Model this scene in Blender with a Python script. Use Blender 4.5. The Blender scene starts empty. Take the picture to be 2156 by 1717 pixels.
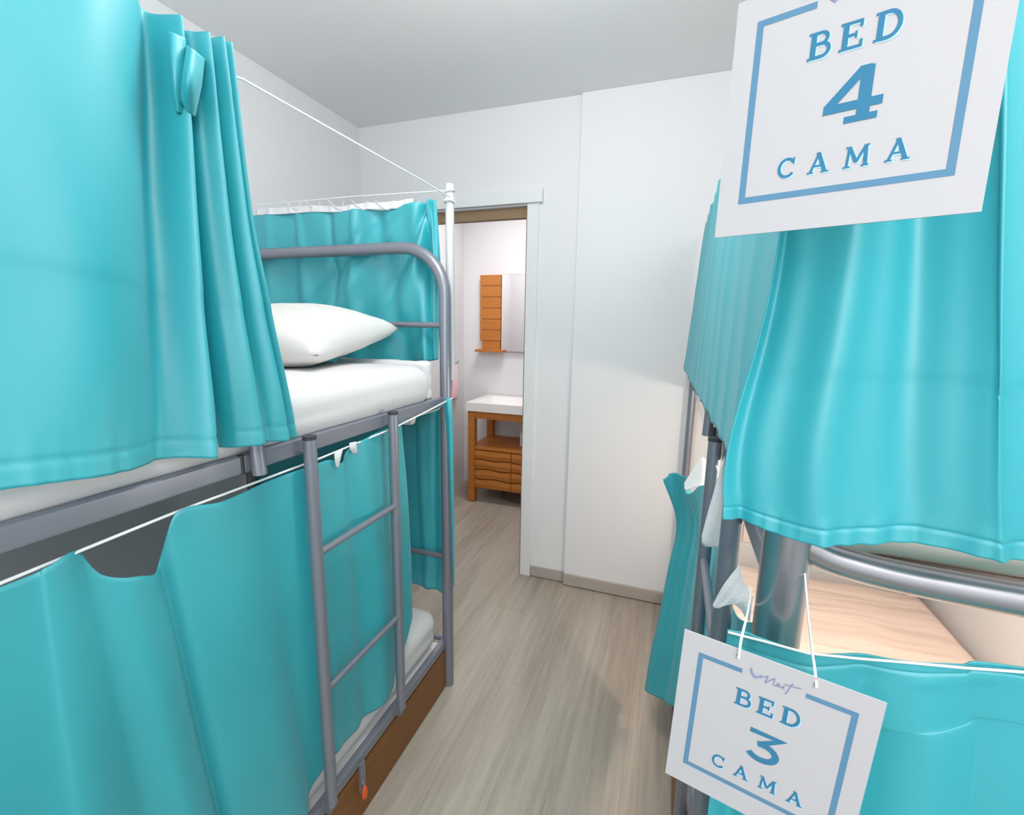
import bpy, bmesh, math, random
from mathutils import Vector, Matrix, noise
random.seed(7)
PI = math.pi
scene = bpy.context.scene
C = scene.collection

# ------------------------------------------------------------------ camera
W, HH, F = 2156.0, 1717.0, 965.0
EYE = Vector((0, 0, 1.45))
CAMROT = Matrix.Rotation(math.radians(19.3), 3, 'Z') @ Matrix.Rotation(math.radians(80.0), 3, 'X') @ Matrix.Rotation(math.radians(0.95), 3, 'Z')
cam = bpy.data.objects.new('camera', bpy.data.cameras.new('camera'))
C.objects.link(cam)
cam.matrix_world = Matrix.Translation(EYE) @ CAMROT.to_4x4()
cam.data.sensor_fit = 'HORIZONTAL'
cam.data.sensor_width = 36.0
cam.data.lens = 36.0 * F / W
cam.data.clip_start = 0.01
scene.camera = cam

def sight(px, py):
    return CAMROT @ Vector(((px - W / 2) / F, -(py - HH / 2) / F, -1))
def ax(px, py, X):            # survey: where the sight line meets a plane of the room
    r = sight(px, py); return EYE + r * (X / r.x)
def ay(px, py, Y):
    r = sight(px, py); return EYE + r * (Y / r.y)
def az(px, py, Z):
    r = sight(px, py); return EYE + r * ((Z - EYE.z) / r.z)

# ------------------------------------------------------------------ materials
def srgb(r, g, b):
    f = lambda c: (c / 255 / 12.92) if c / 255 <= .04045 else ((c / 255 + .055) / 1.055) ** 2.4
    return (f(r), f(g), f(b), 1)

def mat(name, col, rough=.6, metal=0, spec=.4, bump=0, bscale=80, var=0, vscale=3, sheen=0, transl=0, coord='Object'):
    m = bpy.data.materials.new(name); m.use_nodes = True
    nt = m.node_tree; p = nt.nodes['Principled BSDF']
    p.inputs['Base Color'].default_value = col
    p.inputs['Roughness'].default_value = rough
    p.inputs['Metallic'].default_value = metal
    p.inputs['Specular IOR Level'].default_value = spec
    tc = nt.nodes.new('ShaderNodeTexCoord')
    if sheen:
        p.inputs['Sheen Weight'].default_value = sheen
        p.inputs['Sheen Roughness'].default_value = .45
        p.inputs['Sheen Tint'].default_value = (.75, .95, 1, 1)
    if var:
        n = nt.nodes.new('ShaderNodeTexNoise'); n.inputs['Scale'].default_value = vscale; n.inputs['Detail'].default_value = 5
        nt.links.new(tc.outputs[coord], n.inputs['Vector'])
        mx = nt.nodes.new('ShaderNodeMix'); mx.data_type = 'RGBA'
        mx.inputs[6].default_value = [c * (1 - var) for c in col[:3]] + [1]
        mx.inputs[7].default_value = [min(1, c * (1 + var)) for c in col[:3]] + [1]
        nt.links.new(n.outputs['Fac'], mx.inputs[0]); nt.links.new(mx.outputs[2], p.inputs['Base Color'])
    if bump:
        n2 = nt.nodes.new('ShaderNodeTexNoise'); n2.inputs['Scale'].default_value = bscale; n2.inputs['Detail'].default_value = 4
        nt.links.new(tc.outputs[coord], n2.inputs['Vector'])
        b = nt.nodes.new('ShaderNodeBump'); b.inputs['Strength'].default_value = bump; b.inputs['Distance'].default_value = .004
        nt.links.new(n2.outputs['Fac'], b.inputs['Height']); nt.links.new(b.outputs['Normal'], p.inputs['Normal'])
    if transl:
        t = nt.nodes.new('ShaderNodeBsdfTranslucent'); t.inputs['Color'].default_value = col
        ms = nt.nodes.new('ShaderNodeMixShader'); ms.inputs[0].default_value = transl
        out = nt.nodes['Material Output']
        nt.links.new(p.outputs[0], ms.inputs[1]); nt.links.new(t.outputs[0], ms.inputs[2]); nt.links.new(ms.outputs[0], out.inputs[0])
    return m

def planks(name, c1, c2, along='Y', wid=.19, length=1.25):
    m = bpy.data.materials.new(name); m.use_nodes = True
    nt = m.node_tree; N = nt.nodes; L = nt.links; p = N['Principled BSDF']
    tc = N.new('ShaderNodeTexCoord')
    mp = N.new('ShaderNodeMapping'); mp.inputs['Rotation'].default_value = (0, 0, PI / 2); mp.inputs['Location'].default_value = (.33, .06, 0)
    L.new(tc.outputs['Object'], mp.inputs[0])
    br = N.new('ShaderNodeTexBrick'); br.inputs['Scale'].default_value = 1
    br.inputs['Brick Width'].default_value = length; br.inputs['Row Height'].default_value = wid
    br.inputs['Mortar Size'].default_value = .0014; br.inputs['Mortar Smooth'].default_value = .3
    br.inputs['Color1'].default_value = (.44, .44, .44, 1); br.inputs['Color2'].default_value = (.56, .56, .56, 1); br.inputs['Mortar'].default_value = (.3, .3, .3, 1)
    br.offset = .37
    L.new(mp.outputs[0], br.inputs['Vector'])
    mp2 = N.new('ShaderNodeMapping'); mp2.inputs['Scale'].default_value = (46, 2.4, 1)
    L.new(tc.outputs['Object'], mp2.inputs[0])
    ns = N.new('ShaderNodeTexNoise'); ns.inputs['Scale'].default_value = 1; ns.inputs['Detail'].default_value = 6; ns.inputs['Roughness'].default_value = .65; ns.inputs['Distortion'].default_value = .6
    L.new(mp2.outputs[0], ns.inputs['Vector'])
    mp3 = N.new('ShaderNodeMapping'); mp3.inputs['Scale'].default_value = (9, .9, 1)
    L.new(tc.outputs['Object'], mp3.inputs[0])
    n3 = N.new('ShaderNodeTexNoise'); n3.inputs['Scale'].default_value = 1; n3.inputs['Detail'].default_value = 3
    L.new(mp3.outputs[0], n3.inputs['Vector'])
    a = N.new('ShaderNodeMath'); a.operation = 'ADD'; L.new(ns.outputs['Fac'], a.inputs[0]); L.new(n3.outputs['Fac'], a.inputs[1])
    b = N.new('ShaderNodeMath'); b.operation = 'ADD'; L.new(a.outputs[0], b.inputs[0]); L.new(br.outputs['Color'], b.inputs[1])
    mr = N.new('ShaderNodeMapRange'); mr.inputs[1].default_value = 1.05; mr.inputs[2].default_value = 1.95
    L.new(b.outputs[0], mr.inputs[0])
    mx = N.new('ShaderNodeMix'); mx.data_type = 'RGBA'; mx.inputs[6].default_value = c1; mx.inputs[7].default_value = c2
    L.new(mr.outputs[0], mx.inputs[0]); L.new(mx.outputs[2], p.inputs['Base Color'])
    p.inputs['Roughness'].default_value = .45
    bp = N.new('ShaderNodeBump'); bp.inputs['Strength'].default_value = .12; bp.inputs['Distance'].default_value = .002
    L.new(ns.outputs['Fac'], bp.inputs['Height']); L.new(bp.outputs[0], p.inputs['Normal'])
    return m

def woodm(name, c1, c2, scale=(3, 30, 30), rough=.45):
    m = bpy.data.materials.new(name); m.use_nodes = True
    nt = m.node_tree; N = nt.nodes; L = nt.links; p = N['Principled BSDF']
    tc = N.new('ShaderNodeTexCoord'); mp = N.new('ShaderNodeMapping'); mp.inputs['Scale'].default_value = scale
    L.new(tc.outputs['Object'], mp.inputs[0])
    ns = N.new('ShaderNodeTexNoise'); ns.inputs['Scale'].default_value = 1; ns.inputs['Detail'].default_value = 5; ns.inputs['Distortion'].default_value = .8
    L.new(mp.outputs[0], ns.inputs['Vector'])
    mx = N.new('ShaderNodeMix'); mx.data_type = 'RGBA'; mx.inputs[6].default_value = c1; mx.inputs[7].default_value = c2
    L.new(ns.outputs['Fac'], mx.inputs[0]); L.new(mx.outputs[2], p.inputs['Base Color'])
    p.inputs['Roughness'].default_value = rough
    return m

M = {}
M['wall'] = mat('white_wall_paint', srgb(228, 228, 230), .75, spec=.25, bump=.05, bscale=60)
M['ceil'] = mat('white_ceiling_paint', srgb(238, 239, 240), .85, spec=.2)
M['trim'] = mat('white_trim', srgb(228, 229, 230), .5)
M['floor'] = planks('grey_taupe_vinyl_planks', srgb(142, 131, 118), srgb(192, 182, 168))
M['base'] = mat('taupe_baseboard', srgb(172, 164, 156), .55, var=.06, vscale=14)
M['cloth'] = mat('turquoise_cotton', srgb(4, 190, 202), .54, spec=1.0, bump=.03, bscale=300, sheen=.2, transl=.26)
M['cloth'].node_tree.nodes['Principled BSDF'].inputs['IOR'].default_value = 1.8
M['tape'] = mat('white_curtain_tape', srgb(238, 238, 240), .7, bump=.3, bscale=300, transl=.15)
M['steel'] = mat('silver_painted_steel', srgb(140, 142, 153), .36, metal=.45, spec=.5)
M['tube'] = mat('brushed_steel_tube', srgb(176, 174, 178), .27, metal=.9)
M['dark'] = mat('dark_plastic_cap', srgb(60, 62, 68), .6)
M['sheet'] = mat('white_bed_sheet', srgb(224, 221, 222), .8, spec=.2, bump=.15, bscale=40)
M['cream'] = mat('cream_warm_lit_sheet', srgb(246, 228, 216), .8, spec=.2, bump=.15, bscale=30)
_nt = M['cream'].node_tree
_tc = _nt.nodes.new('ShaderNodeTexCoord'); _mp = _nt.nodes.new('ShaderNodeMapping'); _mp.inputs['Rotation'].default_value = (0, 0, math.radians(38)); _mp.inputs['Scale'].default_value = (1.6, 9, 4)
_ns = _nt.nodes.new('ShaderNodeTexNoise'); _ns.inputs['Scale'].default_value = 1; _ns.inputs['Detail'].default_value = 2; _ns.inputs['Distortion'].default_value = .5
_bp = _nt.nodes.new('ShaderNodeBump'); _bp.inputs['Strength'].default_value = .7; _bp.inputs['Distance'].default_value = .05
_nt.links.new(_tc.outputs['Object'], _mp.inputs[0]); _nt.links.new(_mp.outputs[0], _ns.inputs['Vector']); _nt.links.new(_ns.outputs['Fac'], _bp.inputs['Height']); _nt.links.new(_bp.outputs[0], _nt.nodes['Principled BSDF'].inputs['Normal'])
M['pillow'] = mat('white_pillowcase', srgb(226, 224, 220), .8, spec=.2, bump=.2, bscale=25)
M['brown'] = woodm('brown_wood_panel', srgb(108, 66, 24), srgb(146, 94, 44), (25, 2.5, 25), .5)
M['teak'] = woodm('orange_teak', srgb(168, 96, 30), srgb(206, 132, 58), (3, 3, 40), .45)
M['white'] = mat('white_plastic', srgb(236, 236, 238), .4)
M['pole'] = mat('off_white_pole', srgb(206, 207, 208), .45)
M['ceramic'] = mat('white_ceramic', srgb(246, 244, 242), .15)
M['card'] = mat('white_card', srgb(192, 188, 190), .6, spec=.3)
M['blue'] = mat('blue_print', srgb(92, 146, 190), .6, spec=.2)
M['teal'] = mat('teal_blue_print', srgb(58, 122, 156), .6, spec=.2)
M['pale'] = mat('pale_blue_print', srgb(178, 212, 234), .6, spec=.2)
M['script'] = mat('grey_violet_ink', srgb(142, 146, 182), .6, spec=.2)
M['frame'] = mat('steel_blue_print', srgb(94, 136, 166), .6, spec=.2)
M['cord'] = mat('white_cord', srgb(240, 242, 242), .7)
M['chrome'] = mat('chrome', srgb(210, 205, 205), .12, metal=1)
M['orange'] = mat('orange_plastic', srgb(226, 96, 34), .35)
M['pink'] = mat('pink_towel', srgb(250, 205, 216), .9)
M['lintel'] = woodm('brown_door_edge', srgb(136, 110, 82), srgb(156, 130, 100), (4, 20, 20), .6)
M['black'] = mat('dark_rubber', srgb(40, 40, 44), .6)
M['basket'] = mat('dark_wicker', srgb(96, 78, 66), .8, bump=.8, bscale=90, var=.3, vscale=60)
mm = bpy.data.materials.new('mirror_glass'); mm.use_nodes = True
_p = mm.node_tree.nodes['Principled BSDF']; _p.inputs['Metallic'].default_value = 1; _p.inputs['Roughness'].default_value = .04; _p.inputs['Base Color'].default_value = (.95, .95, .95, 1)
M['mirror'] = mm

# ------------------------------------------------------------------ mesh helpers
def link(name, me, m, parent=None, smooth=True):
    o = bpy.data.objects.new(name, me); C.objects.link(o)
    if m is not None:
        me.materials.append(m)
    if smooth:
        for p in me.polygons: p.use_smooth = True
    if parent is not None:
        o.parent = parent
        o.matrix_parent_inverse = parent_inv(parent)
    return o
def world_of(o):
    mtx = o.matrix_basis.copy()
    if o.parent: mtx = world_of(o.parent) @ o.matrix_parent_inverse @ mtx
    return mtx
def parent_inv(p): return world_of(p).inverted()

def tag(o, label=None, cat=None, group=None, kind=None):
    if label: o['label'] = label
    if cat: o['category'] = cat
    if group: o['group'] = group
    if kind: o['kind'] = kind
    return o
def empty(name, loc, label, cat, group=None):
    o = bpy.data.objects.new(name, None); C.objects.link(o); o.location = loc; o.empty_display_size = .05
    return tag(o, label, cat, group)

def bm_box(bm, x0, x1, y0, y1, z0, z1, bev=0):
    r = bmesh.ops.create_cube(bm, size=1)
    for v in r['verts']:
        v.co = Vector(((x0 + x1) / 2 + v.co.x * (x1 - x0), (y0 + y1) / 2 + v.co.y * (y1 - y0), (z0 + z1) / 2 + v.co.z * (z1 - z0)))
    if bev:
        es = list({e for v in r['verts'] for e in v.link_edges})
        bmesh.ops.bevel(bm, geom=es, offset=bev, segments=3, affect='EDGES', profile=.5)
def done(name, bm, m, parent=None, smooth=False):
    bmesh.ops.recalc_face_normals(bm, faces=bm.faces)
    me = bpy.data.meshes.new(name); bm.to_mesh(me); bm.free()
    return link(name, me, m, parent, smooth)
def box(name, x0, x1, y0, y1, z0, z1, m, parent=None, bev=0):
    bm = bmesh.new(); bm_box(bm, x0, x1, y0, y1, z0, z1, bev)
    o = done(name, bm, m, parent, False)
    if bev:
        for p in o.data.polygons: p.use_smooth = True
        o.modifiers.new('wn', 'WEIGHTED_NORMAL').keep_sharp = True
    return o

def cr(p0, p1, p2, p3, t):
    return .5 * ((2 * p1) + (p2 - p0) * t + (2 * p0 - 5 * p1 + 4 * p2 - p3) * t * t + (3 * p1 - p0 - 3 * p2 + p3) * t ** 3)
def spline(pts, n):
    out = []; k = len(pts) - 1
    for i in range(n + 1):
        s = i / n * k; a = min(int(s), k - 1); t = s - a
        p0 = pts[a - 1] if a > 0 else 2 * pts[0] - pts[1]
        p3 = pts[a + 2] if a + 2 <= k else 2 * pts[k] - pts[k - 1]
        out.append(cr(p0, pts[a], pts[a + 1], p3, t))
    return out
def bm_tube(bm, pts, r, seg=14, cap=True):
    pts = [Vector(p) for p in pts]; rings = []
    up = None
    for i, p in enumerate(pts):
        d = (pts[min(i + 1, len(pts) - 1)] - pts[max(i - 1, 0)]).normalized()
        if up is None:
            up = d.orthogonal().normalized()
        up = (up - d * up.dot(d)).normalized(); s = d.cross(up)
        rr = r(i / (len(pts) - 1)) if callable(r) else r
        rings.append([bm.verts.new(p + (up * math.cos(a) + s * math.sin(a)) * rr) for a in [2 * PI * k / seg for k in range(seg)]])
    for a, b in zip(rings, rings[1:]):
        for k in range(seg):
            bm.faces.new((a[k], a[(k + 1) % seg], b[(k + 1) % seg], b[k]))
    if cap:
        bm.faces.new(rings[0]); bm.faces.new(rings[-1])
def tube(name, pts, r, m, parent=None, seg=14):
    bm = bmesh.new(); bm_tube(bm, pts, r, seg)
    o = done(name, bm, m, parent, True)
    try: o.data.set_sharp_from_angle(angle=math.radians(50))
    except Exception: pass
    return o

def hit_noise(p, s): return noise.noise(Vector(p) * s)

def cloth(name, cols, m, parent=None, nu=150, nv=90, ridges=(), axis='x', sign=1, wr=.003, wscale=7, thick=.0016, hem=.0, hemv=.955, easing=1.0, seed=0.0, seam=0, crease=None):
    """cols: list of columns, each a list of world points from top to bottom (all the same length).
    ridges: (u_top, u_bottom, w_top, w_bottom, amp_top, amp_bottom) bulges along the normal axis."""
    ncol = len(cols); vv = []
    down = [spline([Vector(p) for p in c], nv) if len(c) > 2 else [Vector(c[0]).lerp(Vector(c[1]), j / nv) for j in range(nv + 1)] for c in cols]
    rows = [spline([down[i][j] for i in range(ncol)], nu) for j in range(nv + 1)]
    bm = bmesh.new(); g = []
    for j in range(nv + 1):
        v = j / nv; line = []
        for i in range(nu + 1):
            u = i / nu; p = rows[j][i].copy(); off = 0
            for (ut, ub, wt, wb, at, ab) in ridges:
                vc = v ** easing
                c = ut + (ub - ut) * vc; w = wt + (wb - wt) * vc; a = at + (ab - at) * vc
                x = (u - c) / w
                if abs(x) < 3.2: off += a * math.exp(-x * x)
            if hem:
                off -= .0016 * math.exp(-((v - hemv) / .006) ** 2)
                t = max(0, (v - hemv + .06) / (1 - hemv + .06))
                off += hem * t * noise.noise(Vector((p.x * 70 + seed, p.y * 70, 3.1)))
            if crease:
                off += crease[1] * math.tanh((v - crease[0] - .02 * (u - .5)) / .012) * math.exp(-((v - crease[0]) / .14) ** 2)
            if seam:
                off -= .0018 * math.exp(-((v - seam) / .007) ** 2) - .004 * math.exp(-((v - seam - .05) / .05) ** 2) * noise.noise(Vector((p.x * 34 + seed, p.y * 34, .7)))
            off += wr * (noise.noise(Vector((p.x * wscale + seed, p.y * wscale, p.z * wscale * .45))) + .5 * noise.noise(Vector((p.x * wscale * 2.3, p.y * wscale * 2.3 + seed, p.z * wscale))))
            if axis == 'x': p.x += off * sign
            else: p.y += off * sign
            line.append(bm.verts.new(p))
        g.append(line)
    for j in range(nv):
        for i in range(nu):
            bm.faces.new((g[j][i], g[j][i + 1], g[j + 1][i + 1], g[j + 1][i]))
    o = done(name, bm, m, parent, True)
    s = o.modifiers.new('thickness', 'SOLIDIFY'); s.thickness = thick; s.offset = 0
    return o

def soft_box(name, x0, x1, y0, y1, z0, z1, m, parent=None, r=.04, n=(28, 50, 8), wr=.004, sc=6, bulge=0.0):
    """mattress: a rounded slab with slightly wrinkled skin"""
    bm = bmesh.new()
    bmesh.ops.create_cube(bm, size=2)
    bmesh.ops.subdivide_edges(bm, edges=bm.edges[:], cuts=23, use_grid_fill=True)
    cx, cy, cz = (x0 + x1) / 2, (y0 + y1) / 2, (z0 + z1) / 2
    hx, hy, hz = (x1 - x0) / 2, (y1 - y0) / 2, (z1 - z0) / 2
    def remap(t, h):           # put half of the cuts in the rounded border
        a = abs(t); k = .55
        q = (a / k) * (h - r) if a < k else (h - r) + (a - k) / (1 - k) * r
        return math.copysign(q, t)
    for v in bm.verts:
        p = Vector((remap(v.co.x, hx), remap(v.co.y, hy), remap(v.co.z, hz)))
        inner = Vector((max(-hx + r, min(hx - r, p.x)), max(-hy + r, min(hy - r, p.y)), max(-hz + r, min(hz - r, p.z))))
        d = p - inner
        if d.length > 1e-6: p = inner + d.normalized() * min(d.length, r)
        w = Vector((cx, cy, cz)) + p
        nn = wr * (noise.noise(Vector((w.x * sc, w.y * sc * .6, w.z * sc * 2))) + .6 * noise.noise(Vector((w.x * sc * 2.2, w.y * sc * 1.3, w.z * sc * 4))))
        dn = d.normalized() if d.length > 1e-6 else Vector((0, 0, 1))
        w += dn * nn
        if bulge: w.x += bulge * math.sin(PI * (p.z + hz) / (2 * hz)) * (1 if p.x > hx * .6 else 0)
        v.co = w
    return done(name, bm, m, parent, True)

def pillow(name, center, lx, ly, h, rot, m):
    bm = bmesh.new(); n = 40; top = []; bot = []
    R3 = Matrix.Rotation(rot[2], 3, 'Z') @ Matrix.Rotation(rot[1], 3, 'Y') @ Matrix.Rotation(rot[0], 3, 'X')
    grid = [[None] * (n + 1) for _ in range(2 * (n + 1))]
    def pt(i, j, s):
        u = -1 + 2 * i / n; v = -1 + 2 * j / n
        edge = (1 - abs(u) ** 2.6) * (1 - abs(v) ** 2.6)
        z = s * h / 2 * max(0, edge) ** .46 * (1 if s > 0 else .72)
        pinch_x = 1 - .09 * (1 - abs(v) ** 2) * abs(u) ** 3; pinch_y = 1 - .09 * (1 - abs(u) ** 2) * abs(v) ** 3
        x = u * lx / 2 * pinch_x; y = v * ly / 2 * pinch_y
        wv = .009 * noise.noise(Vector((u * 1.7 + 3, v * 1.7, s))) + .004 * noise.noise(Vector((u * 4.2 + 1, v * 4.2, s * 2)))
        z += wv * (1 if edge > .02 else edge * 50)
        return R3 @ Vector((x, y, z)) + Vector(center)
    T = [[bm.verts.new(pt(i, j, 1)) for j in range(n + 1)] for i in range(n + 1)]
    B = [[T[i][j] if i in (0, n) or j in (0, n) else bm.verts.new(pt(i, j, -1)) for j in range(n + 1)] for i in range(n + 1)]
    for i in range(n):
        for j in range(n):
            bm.faces.new((T[i][j], T[i + 1][j], T[i + 1][j + 1], T[i][j + 1]))
            bm.faces.new((B[i][j], B[i][j + 1], B[i + 1][j + 1], B[i + 1][j]))
    return done(name, bm, m, None, True)

def structure(o): o['kind'] = 'structure'; return o

# ------------------------------------------------------------------ the room
XL, XR, YB, YF, ZC = -1.80, 1.10, 2.404, -1.75, 2.557      # left wall, right wall, back wall, wall behind the viewer, ceiling
YB2 = 3.80                                                   # back of the bathroom
DX0, DX1, DZ = -1.50, -.772, 2.072                          # doorway
structure(box('floor', XL - .12, XR + .12, YF - .12, YB2 + .12, -.1, 0, M['floor']))
structure(box('ceiling', XL - .12, XR + .12, YF - .12, YB2 + .12, ZC, ZC + .1, M['ceil']))
structure(box('wall_left', XL - .12, XL, YF - .12, YB2 + .12, 0, ZC, M['wall']))
structure(box('wall_right', XR, XR + .12, YF - .12, YB2 + .12, 0, ZC, M['wall']))
bm = bmesh.new()
bm_box(bm, XL, DX0, YB, YB + .1, 0, ZC)
bm_box(bm, DX0, DX1, YB, YB + .1, DZ, ZC)
bm_box(bm, DX1, XR, YB, YB + .1, 0, ZC)
structure(done('wall_back', bm, M['wall']))
SX = -.505                                                  # the boxed-out panel right of the doorway
structure(box('trim_4', SX, XR, YB - .022, YB, 0, ZC, M['wall'], bev=.003))
structure(box('wall_bathroom', XL, XR, YB2, YB2 + .12, 0, ZC, M['wall']))
WX0, WX1 = -.75, .6
# wall behind the viewer with an assumed, unseen window opening
bm = bmesh.new()
bm_box(bm, XL, WX0, YF - .12, YF, 0, ZC); bm_box(bm, WX1, XR, YF - .12, YF, 0, ZC)
bm_box(bm, WX0, WX1, YF - .12, YF, 0, .9); bm_box(bm, WX0, WX1, YF - .12, YF, 2.25, ZC)
structure(done('wall_front', bm, M['wall']))
bm = bmesh.new()
for x in (WX0, (WX0 + WX1) / 2 - .03, WX1 - .06): bm_box(bm, x, x + .06, YF - .09, YF - .03, .9, 2.25)
for z in (.9, 2.19): bm_box(bm, WX0, WX1, YF - .09, YF - .03, z, z + .06)
structure(done('window_assumed', bm, M['white']))  # unseen window, assumed as the source of daylight behind the viewer
# doorway trim
structure(box('trim_1', DX1, DX1 + .062, YB - .012, YB + .004, 0, DZ + .02, M['trim'], bev=.002))
structure(box('trim_2', DX0 - .1, -.688, YB - .03, YB + .002, DZ + .006, DZ + .072, M['trim'], bev=.002))
structure(box('trim_3', DX0, DX1 - .001, YB + .03, YB + .075, DZ - .052, DZ + .001, M['lintel']))
structure(box('trim_5', DX1 - .008, DX1 + .0005, YB + .002, YB + .1, 0, DZ, M['lintel']))
structure(box('baseboard_back', DX1 + .064, SX - .002, YB - .012, YB + .002, .006, .066, M['base'], bev=.003))
structure(box('baseboard_right', SX + .002, XR, YB - .037, YB - .02, .006, .07, M['base'], bev=.003))

# ------------------------------------------------------------------ bed frames
XS = -.778      # aisle face of the left bunk
def left_bunk():
    b = empty('bunk_bed', (-1.28, .5, 0), 'silver tubular steel bunk bed along the left wall with white pillow and ladder', 'bunk bed')
    S = M['steel']
    Yh = 1.487; r = .0215
    # far end: one bent tube is both posts and the arch
    def arch(Y, top, rc=.17):
        pts = [(XS, Y, 0)] + [(XS, Y, z) for z in (.3, .8, 1.2, top - rc)]
        for k in range(1, 9):
            a = PI / 2 * k / 8; pts.append((XS - rc + rc * math.cos(a), Y, top - rc + rc * math.sin(a)))
        xb = XL + .035
        for k in range(0, 9):
            a = PI / 2 * (1 - k / 8); pts.append((xb + rc - rc * math.cos(a), Y, top - rc + rc * math.sin(a)))
        pts += [(xb, Y, 1.2), (xb, Y, .8), (xb, Y, .3), (xb, Y, 0)]
        return pts
    tube('end_frame', arch(Yh, 1.722), r, S, b)
    tube('end_frame', arch(-.53, 1.722), r, S, b)
    for Y in (Yh, -.53):
        for z in (1.452, 1.16, .56, .2):
            tube('cross_bar', [(XS, Y, z), (XL + .035, Y, z)], .0105, S, b)
    for z0, z1 in ((1.157, 1.194), (.178, .21)):
        for x in (XS - .012, XL + .03):
            box('side_rail', x - .012, x + .012, -.52, Yh, z0, z1, S, b, bev=.004)
    # slatted base boards
    for z, m_ in ((1.163, M['brown']), (.185, M['sheet'])):
        box('bed_base', XL + .05, XS - .026, -.5, Yh - .03, z - .008, z + .012, m_, b)
    # guard rail: visible foot and the tube behind the curtain
    g = bpy.data.objects.new('guard_rail', None); C.objects.link(g); g.parent = b; g.matrix_parent_inverse = parent_inv(b)
    tube('guard_tube', [(XS + .012, .665, 1.15), (XS + .006, .665, 1.24), (XS - .03, .662, 1.38), (XS - .045, .64, 1.44), (XS - .045, .58, 1.455), (XS - .045, -.3, 1.455)], .0135, S, g)
    tube('clamp', [(XS - .004, .638, 1.157), (XS - .004, .638, 1.195)], .006, M['dark'], g)
    # ladder
    l = bpy.data.objects.new('ladder', None); C.objects.link(l); l.parent = b; l.matrix_parent_inverse = parent_inv(b)
    xl = XS + .024
    ly0, ly1 = .789, 1.113
    for y in (ly0, ly1):
        tube('ladder_rail', [(xl, y, .222), (xl, y, .26), (xl, y, 1.0), (xl, y, 1.196)], .0145, S, l)
        tube('rail_cap', [(xl, y, 1.195), (xl, y, 1.203)], .0152, M['dark'], l)
        box('foot_plate', XS - .002, xl, y - .010, y + .010, .196, .232, S, l)
        box('hook_plate', XS - .002, xl, y - .010, y + .010, 1.166, 1.186, S, l)
    for z in (.918, .553):
        tube('rung', [(xl, ly0, z), (xl, ly1, z)], .0088, S, l)
    # short leg in the middle of the lower rail
    q = ax(762, 1590, XS + .006)
    box('leg', XS - .004, XS + .008, q.y - .011, q.y + .011, .088, .19, S, b, bev=.002)
    box('drawer_front', XL + .06, XS - .001, -.45, 1.462, .004, .168, M['brown'], b, bev=.002)
    return b
left_bunk()

XS2 = .118
def right_bunk():
    b = empty('bunk_bed', (.6, 1.4, 0), 'silver steel bunk bed on the right behind the two hanging number cards', 'bunk bed')
    S = M['steel']; r = .0245; TB = M['tube']
    Yn, Yf = .553, 2.335
    xa, xb = .134, XR - .05
    def arch(Y, x0, top, rc=.16):
        pts = [(x0, Y, 0)] + [(x0, Y, z) for z in (.3, .8, 1.2, top - rc)]
        for k in range(1, 9):
            a = PI / 2 * k / 8; pts.append((x0 + rc - rc * math.cos(a), Y, top - rc + rc * math.sin(a)))
        for k in range(0, 9):
            a = PI / 2 * (1 - k / 8); pts.append((xb - rc + rc * math.cos(a), Y, top - rc + rc * math.sin(a)))
        pts += [(xb, Y, 1.2), (xb, Y, .8), (xb, Y, .3), (xb, Y, 0)]
        return pts
    tube('end_frame', arch(Yn, xa, 1.72), r, TB, b, seg=24)
    tube('end_frame', arch(Yf, .095, 1.72), .0175, S, b)
    # upper cross tube of the near end sags in a soft bend from the post
    tube('cross_bar', spline([Vector(p) for p in ((xa + .01, Yn, 1.222), (.19, Yn, 1.205), (.3, Yn, 1.196), (.6, Yn, 1.19), (xb, Yn, 1.19))], 30), .0165, TB, b, seg=20)
    for z in (.56, .2): tube('cross_bar', [(xa, Yn, z), (xb, Yn, z)], .0105, S, b)
    for z in (1.45, 1.16, .56, .2): tube('cross_bar', [(.095, Yf, z), (xb, Yf, z)], .0105, S, b)
    for z0, z1 in ((1.16, 1.194), (.178, .21)):
        for x in (XS2 + .012, XR - .045):
            box('side_rail', x - .012, x + .012, Yn + .02, Yf, z0, z1, S, b, bev=.004)
    for z in (1.17, .185):
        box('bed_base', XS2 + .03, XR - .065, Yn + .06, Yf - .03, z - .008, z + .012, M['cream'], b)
    g = bpy.data.objects.new('guard_rail', None); C.objects.link(g); g.parent = b; g.matrix_parent_inverse = parent_inv(b)
    tube('guard_tube', [(.100, 1.33, 1.166), (.102, 1.33, 1.24), (.14, 1.335, 1.40), (.15, 1.38, 1.455), (.15, 1.5, 1.46), (.15, 2.2, 1.46)], .013, S, g)
    tube('clamp', [(.112, 1.30, 1.155), (.112, 1.30, 1.195)], .007, M['dark'], g)
    l = bpy.data.objects.new('ladder', None); C.objects.link(l); l.parent = b; l.matrix_parent_inverse = parent_inv(b)
    for y in (.735, 1.10):
        tube('ladder_rail', [(.101, y, .186), (.101, y, .24), (.101, y, 1.0), (.101, y, 1.205)], .0145, S, l)
        tube('rail_cap', [(.101, y, 1.204), (.101, y, 1.212)], .0152, M['dark'], l)
    for z in (.918, .553):
        tube('rung', [(.101, .735, z), (.101, 1.10, z)], .0088, S, l)
    box('drawer_front', .092, XR - .08, .6, 2.29, .004, .168, M['brown'], b, bev=.002)
    return b
right_bunk()

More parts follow.
